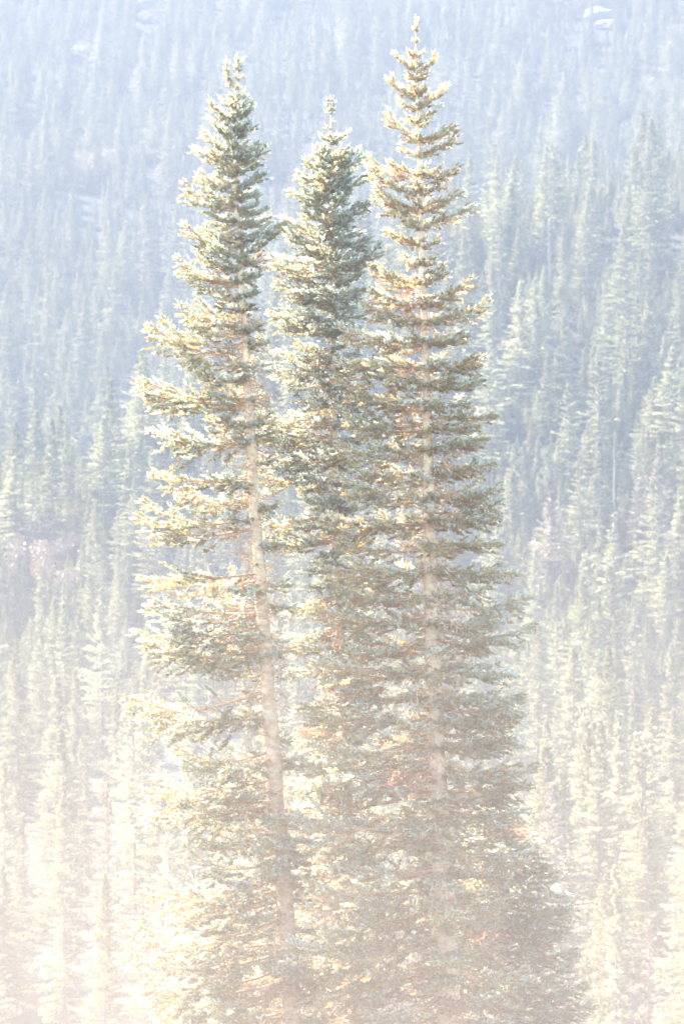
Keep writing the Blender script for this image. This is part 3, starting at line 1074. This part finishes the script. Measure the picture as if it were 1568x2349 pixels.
def far_tree(x, y, z, h, kind, rot, wf, label, parts=True, mat=None, group=None):
    s = h / 14.0
    tm, cm, jm = FAR[kind][1]
    if parts:
        o = bpy.data.objects.new('conifer', None)
        SC.collection.objects.link(o)
        link('trunk', tm, o)
        link('crown', cm, o, (0, 0, 0), mat)
    else:
        o = link('conifer', jm, None, (0, 0, 0), mat)
    o.location = (x, y, z - 0.25)
    o.rotation_euler = (0, 0, rot)
    o.scale = (s * wf, s * wf, s)
    tag(o, label, 'tree', group)
    return o


for (px, py, Y, kd, wf, lab) in NOTED:
    Y = settle(px, py, 13.0 + 3.5 * rng.random())
    tip = at(px, py, Y)
    z = float(ground_z(tip.x, Y))
    h = max(6.0, min(24.0, tip.z - z))
    rows = [r for r in rows if (r[0] - tip.x) ** 2 + (r[1] - Y) ** 2 > 2.2 ** 2
            and not (r[3] > 6 and r[1] < Y and r[1] > Y - 40 and abs(screen(r[0], r[1], r[2])[0] - px) < 5000 / Y and screen(r[0], r[1], r[2] + r[3])[1] < py + 130 * 200 / Y)]
    far_tree(tip.x, Y, z, h, kd, rng.random() * 6, wf, lab, True, M_FAR_TAN if ('tan-tinted' in lab or 'reddish' in lab or 'brown-tinted' in lab) else None,
             'conifers of the woods behind the tall firs')

# the largest of the rest as things, ordered in rows with a place of their own
vis = []
for r in rows:
    pt = screen(r[0], r[1], r[2] + r[3])
    pb = screen(r[0], r[1], r[2])
    if -20 < pt[0] < 1590 and pb[1] > 0 and pt[1] < 2349 and r[1] < 600:
        hidden = 350 < pt[0] < 1180 and pt[1] > 700
        vis.append((hidden, -(r[3] / r[1]), r, pt))
vis.sort(key=lambda v: (v[0], v[1]))
chosen = vis[:262]
ids = {id(v[2]) for v in chosen}
rest = [r for r in rows if id(r) not in ids]


def zone(pt, r):
    if r[1] < 210:
        return 'nearest valley rank'
    if r[1] < 270:
        return 'second valley rank'
    if r[1] < 350:
        return 'far valley rank'
    if r[1] < 450:
        return 'foot of the slope'
    return 'hazy mid slope'


cells = {}
for v in chosen:
    pt, r = v[3], v[2]
    side = 'left of' if pt[0] < 420 else ('right of' if pt[0] > 1150 else 'behind')
    cells.setdefault((zone(pt, r), side), []).append(v)
_one = 'first second third fourth fifth sixth seventh eighth ninth'.split()
ORD = _one + 'tenth eleventh twelfth thirteenth fourteenth fifteenth sixteenth seventeenth eighteenth nineteenth'.split()
for _t, _u in (('twentieth', 'twenty'), ('thirtieth', 'thirty'), ('fortieth', 'forty'), ('fiftieth', 'fifty'), ('sixtieth', 'sixty')):
    ORD += [_t] + [_u + '-' + w for w in _one]
for (zn, side), vs in cells.items():
    vs.sort(key=lambda v: v[3][0])
    n = len(vs)
    for i, v in enumerate(vs):
        r = v[2]
        size = 'tall' if r[3] > 12.5 else ('middling' if r[3] > 9 else 'small')
        kd = FAR[r[4]][0]
        if side == 'behind':
            lab = f'{size} {kd} conifer behind the tall firs, {ORD[i]} from the left, {zn}'
        elif side == 'left of':
            lab = f'{size} {kd} conifer, {ORD[i]} from the left edge, {zn}'
        else:
            lab = f'{size} {kd} conifer, {ORD[n - 1 - i]} from the right edge, {zn}'
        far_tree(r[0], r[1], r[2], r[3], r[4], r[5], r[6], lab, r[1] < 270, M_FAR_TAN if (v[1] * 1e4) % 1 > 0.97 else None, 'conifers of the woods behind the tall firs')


# everything farther: one forest that reads as a mass, instanced on the slope
def forest():
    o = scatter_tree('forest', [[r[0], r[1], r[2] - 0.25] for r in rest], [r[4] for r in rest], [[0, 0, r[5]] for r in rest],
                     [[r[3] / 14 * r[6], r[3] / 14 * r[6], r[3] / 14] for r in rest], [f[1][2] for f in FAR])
    tag(o, 'dense conifer forest covering the hazy mountainside', kind='stuff')


forest()


# ------------------------------------------------------------------ snags, rocks, shrubs
def snag_mesh(seed, h):
    rg = np.random.default_rng(seed)
    g = Geo()
    z = np.linspace(0, 1, 9)
    P = np.stack([rg.normal(0, 0.05, 9).cumsum() * 0.6, rg.normal(0, 0.05, 9).cumsum() * 0.6, z * h], 1)
    g.tube(P, 0.16 * (1 - z) + 0.03, 7)
    for q in range(16):
        u = rg.uniform(0.25, 0.97)
        b = np.array([np.interp(u, z, P[:, c]) for c in range(3)])
        a = rg.random() * 6.28
        l = rg.uniform(0.25, 0.9) * (1.2 - u)
        g.tube([b, b + np.array([math.cos(a) * l, math.sin(a) * l, rg.uniform(-0.3, 0.1) * l])], [0.03, 0.01], 4)
    return g.mesh('snag', [M_DEAD])


for i, (px, py, Y, h, lab) in enumerate([
        (707, 200, 720, 9, 'short grey snag high on the slope between the left and middle fir tops'),
        (600, 750, 480, 9, 'bare pale snag close above the left edge of the dark hollow'),
        (595, 745, 470, 8, ''), (1260, 500, 560, 12, 'leaning bare snag under the white-lit crowns of the right slope'),
        (1408, 990, 480, 11, 'slim bare snag standing in the middle of the right slope'),
        (1335, 1000, 470, 9, 'short bare snag left of the slim one on the right slope'),
        (480, 1580, 280, 10, 'pale dead stem rising out of the lower left wood')]):
    if not lab:
        continue
    Y = settle(px, py, h)
    tip = at(px, py, Y)
    gz = float(ground_z(tip.x, Y))
    o = link('dead_snag', snag_mesh(500 + i, max(h, tip.z - gz + 0.3)), None, (tip.x, Y, gz - 0.3))
    tag(o, lab, 'dead tree', 'bare dead stems in the woods')


def rock_mesh(seed, sx, sy, sz):
    import bmesh
    from mathutils import noise
    bm = bmesh.new()
    bmesh.ops.create_icosphere(bm, subdivisions=4, radius=1.0)
    off = Vector((seed * 3.7, seed * 1.3, 0))
    for v in bm.verts:
        n = noise.fractal(v.co * 1.3 + off, 1.0, 2.1, 5)
        c = noise.cell(v.co * 2.2 + off)
        v.co *= 1 + 0.20 * n + 0.08 * c
        v.co = Vector((v.co.x * sx, v.co.y * sy, v.co.z * sz))
    me = bpy.data.meshes.new('rock')
    bm.to_mesh(me)
    bm.free()
    me.materials.append(M_ROCK)
    return me


for i, (px, py, Y, s, lab) in enumerate([
        (112, 2238, 198, (1.2, 1.6, 1.2), 'large pale boulder in the clearing low at the left edge'),
        (140, 2280, 196, (1.0, 1.2, 0.8), 'smaller cream boulder just right of the large one in the lower left clearing'),
        (236, 1572, 396, (0.8, 0.8, 1.0), 'bright white rock at the foot of the slope in the lower left wood'),
        (325, 20, 968, (5, 4, 4.5), 'pale cliff outcrop at the top edge above the left fir'),
        (345, 42, 958, (3.2, 2.5, 3), 'lower block of the pale outcrop near the top edge'),
        (182, 128, 930, (2.6, 2, 3), 'small pinkish outcrop high on the slope near the left'),
        (1372, 38, 935, (4.5, 3, 2.6), 'broad pale outcrop near the top edge on the right'),
        (1405, 60, 925, (5, 3, 1.8), 'flat scree-like outcrop just below the broad one, top right')]):
    Y = settle(px, py, s[2] * 0.4)
    p = at(px, py, Y)
    gz = float(ground_z(p.x, Y))
    z = gz + s[2] * 0.25
    tag(link('boulder', rock_mesh(i + 1, *s), None, (p.x, Y, z)), lab, 'rock', 'pale rocks and outcrops')


def shrub_mesh(seed, w, h, n, leaf=0.16, lumps=7):
    rg = np.random.default_rng(seed)
    st, lf = Geo(), Geo()
    C = np.stack([rg.normal(0, w * 0.42, lumps), rg.normal(0, w * 0.42, lumps), rg.uniform(0.35, 0.85, lumps) * h], 1)
    for c in C:
        st.tube([[0, 0, -0.2], [c[0] * 0.4, c[1] * 0.4, c[2] * 0.4], c], [0.05, 0.035, 0.012], 4)
    q = rg.integers(0, lumps, n)
    d = rg.normal(size=(n, 3))
    d /= np.linalg.norm(d, axis=1)[:, None]
    P = C[q] + d * (w * 0.36 * rg.random(n) ** 0.4)[:, None] * np.array([1, 1, h / w * 0.8])
    D = rg.normal(size=(n, 3))
    D /= np.linalg.norm(D, axis=1)[:, None]
    S = np.cross(D, rg.normal(size=(n, 3)))
    S /= np.linalg.norm(S, axis=1)[:, None]
    M = P + D * leaf * 0.5
    V = np.stack([P, M + S * leaf * 0.35, P + D * leaf, M - S * leaf * 0.35], 1).reshape(-1, 3)
    b = np.arange(n) * 4
    lf.add(V, np.concatenate([np.stack([b, b + 1, b + 2], 1), np.stack([b, b + 2, b + 3], 1)]), np.repeat(rg.random(n), 4))
    return st.mesh('stems', [M_TWIG_FAR]), lf.mesh('leaves', [M_BUSH])


SH = [shrub_mesh(40 + i, w, h, 2600) for i, (w, h) in enumerate([(2.6, 3.2), (3.4, 2.6), (3.0, 4.2)])]
for i, (px, py, Y, s, m, lab) in enumerate([
        (75, 1235, 424, 1.2, M_BUSH, 'rusty pink shrub highest in the hollow near the left edge'),
        (115, 1245, 418, 1.3, M_BUSH, 'rusty shrub below the pale conifers at the left'),
        (60, 1290, 408, 1.1, M_BUSH, 'low reddish shrub nearest the left edge in the hollow'),
        (110, 1310, 402, 1.4, M_BUSH, 'wide reddish-brown shrub at the bottom of the left hollow'),
        (160, 1270, 410, 1.0, M_BUSH, 'small tan shrub at the right end of the left hollow'),
        (1532, 215, 850, 1.9, M_LEAF, 'round pale broadleaf bush high by the right edge'),
        (1558, 245, 840, 1.6, M_LEAF, 'smaller round broadleaf bush below the pale one by the right edge'),
        (215, 345, 800, 1.8, M_BUSH, 'faint tan bush on the hazy slope left of the twin-topped fir'),
        (205, 380, 790, 2.0, M_BUSH, 'faint tan thicket under the tan bush on the hazy slope'),
        (1540, 1320, 372, 1.0, M_BUSH, 'orange shrub at the foot of the slope by the right edge'),
        (1300, 1865, 250, 1.0, M_LEAF, 'yellow-green bush in the lower right wood')]):
    Y = settle(px, py, 2.2 * s)
    p = at(px, py, Y)
    gz = float(ground_z(p.x, Y))
    o = bpy.data.objects.new('shrub', None)
    SC.collection.objects.link(o)
    o.location = (p.x, Y, gz)
    o.scale = (s, s, s)
    o.rotation_euler.z = i * 1.3
    tag(o, lab, 'shrub', 'shrubs among the conifers')
    a, b = SH[i % 3]
    link('stems', a, o)
    link('leaves', b, o, (0, 0, 0), m)
print('far trees', len(rows), 'forest', len(rest), 'chosen', len(chosen))
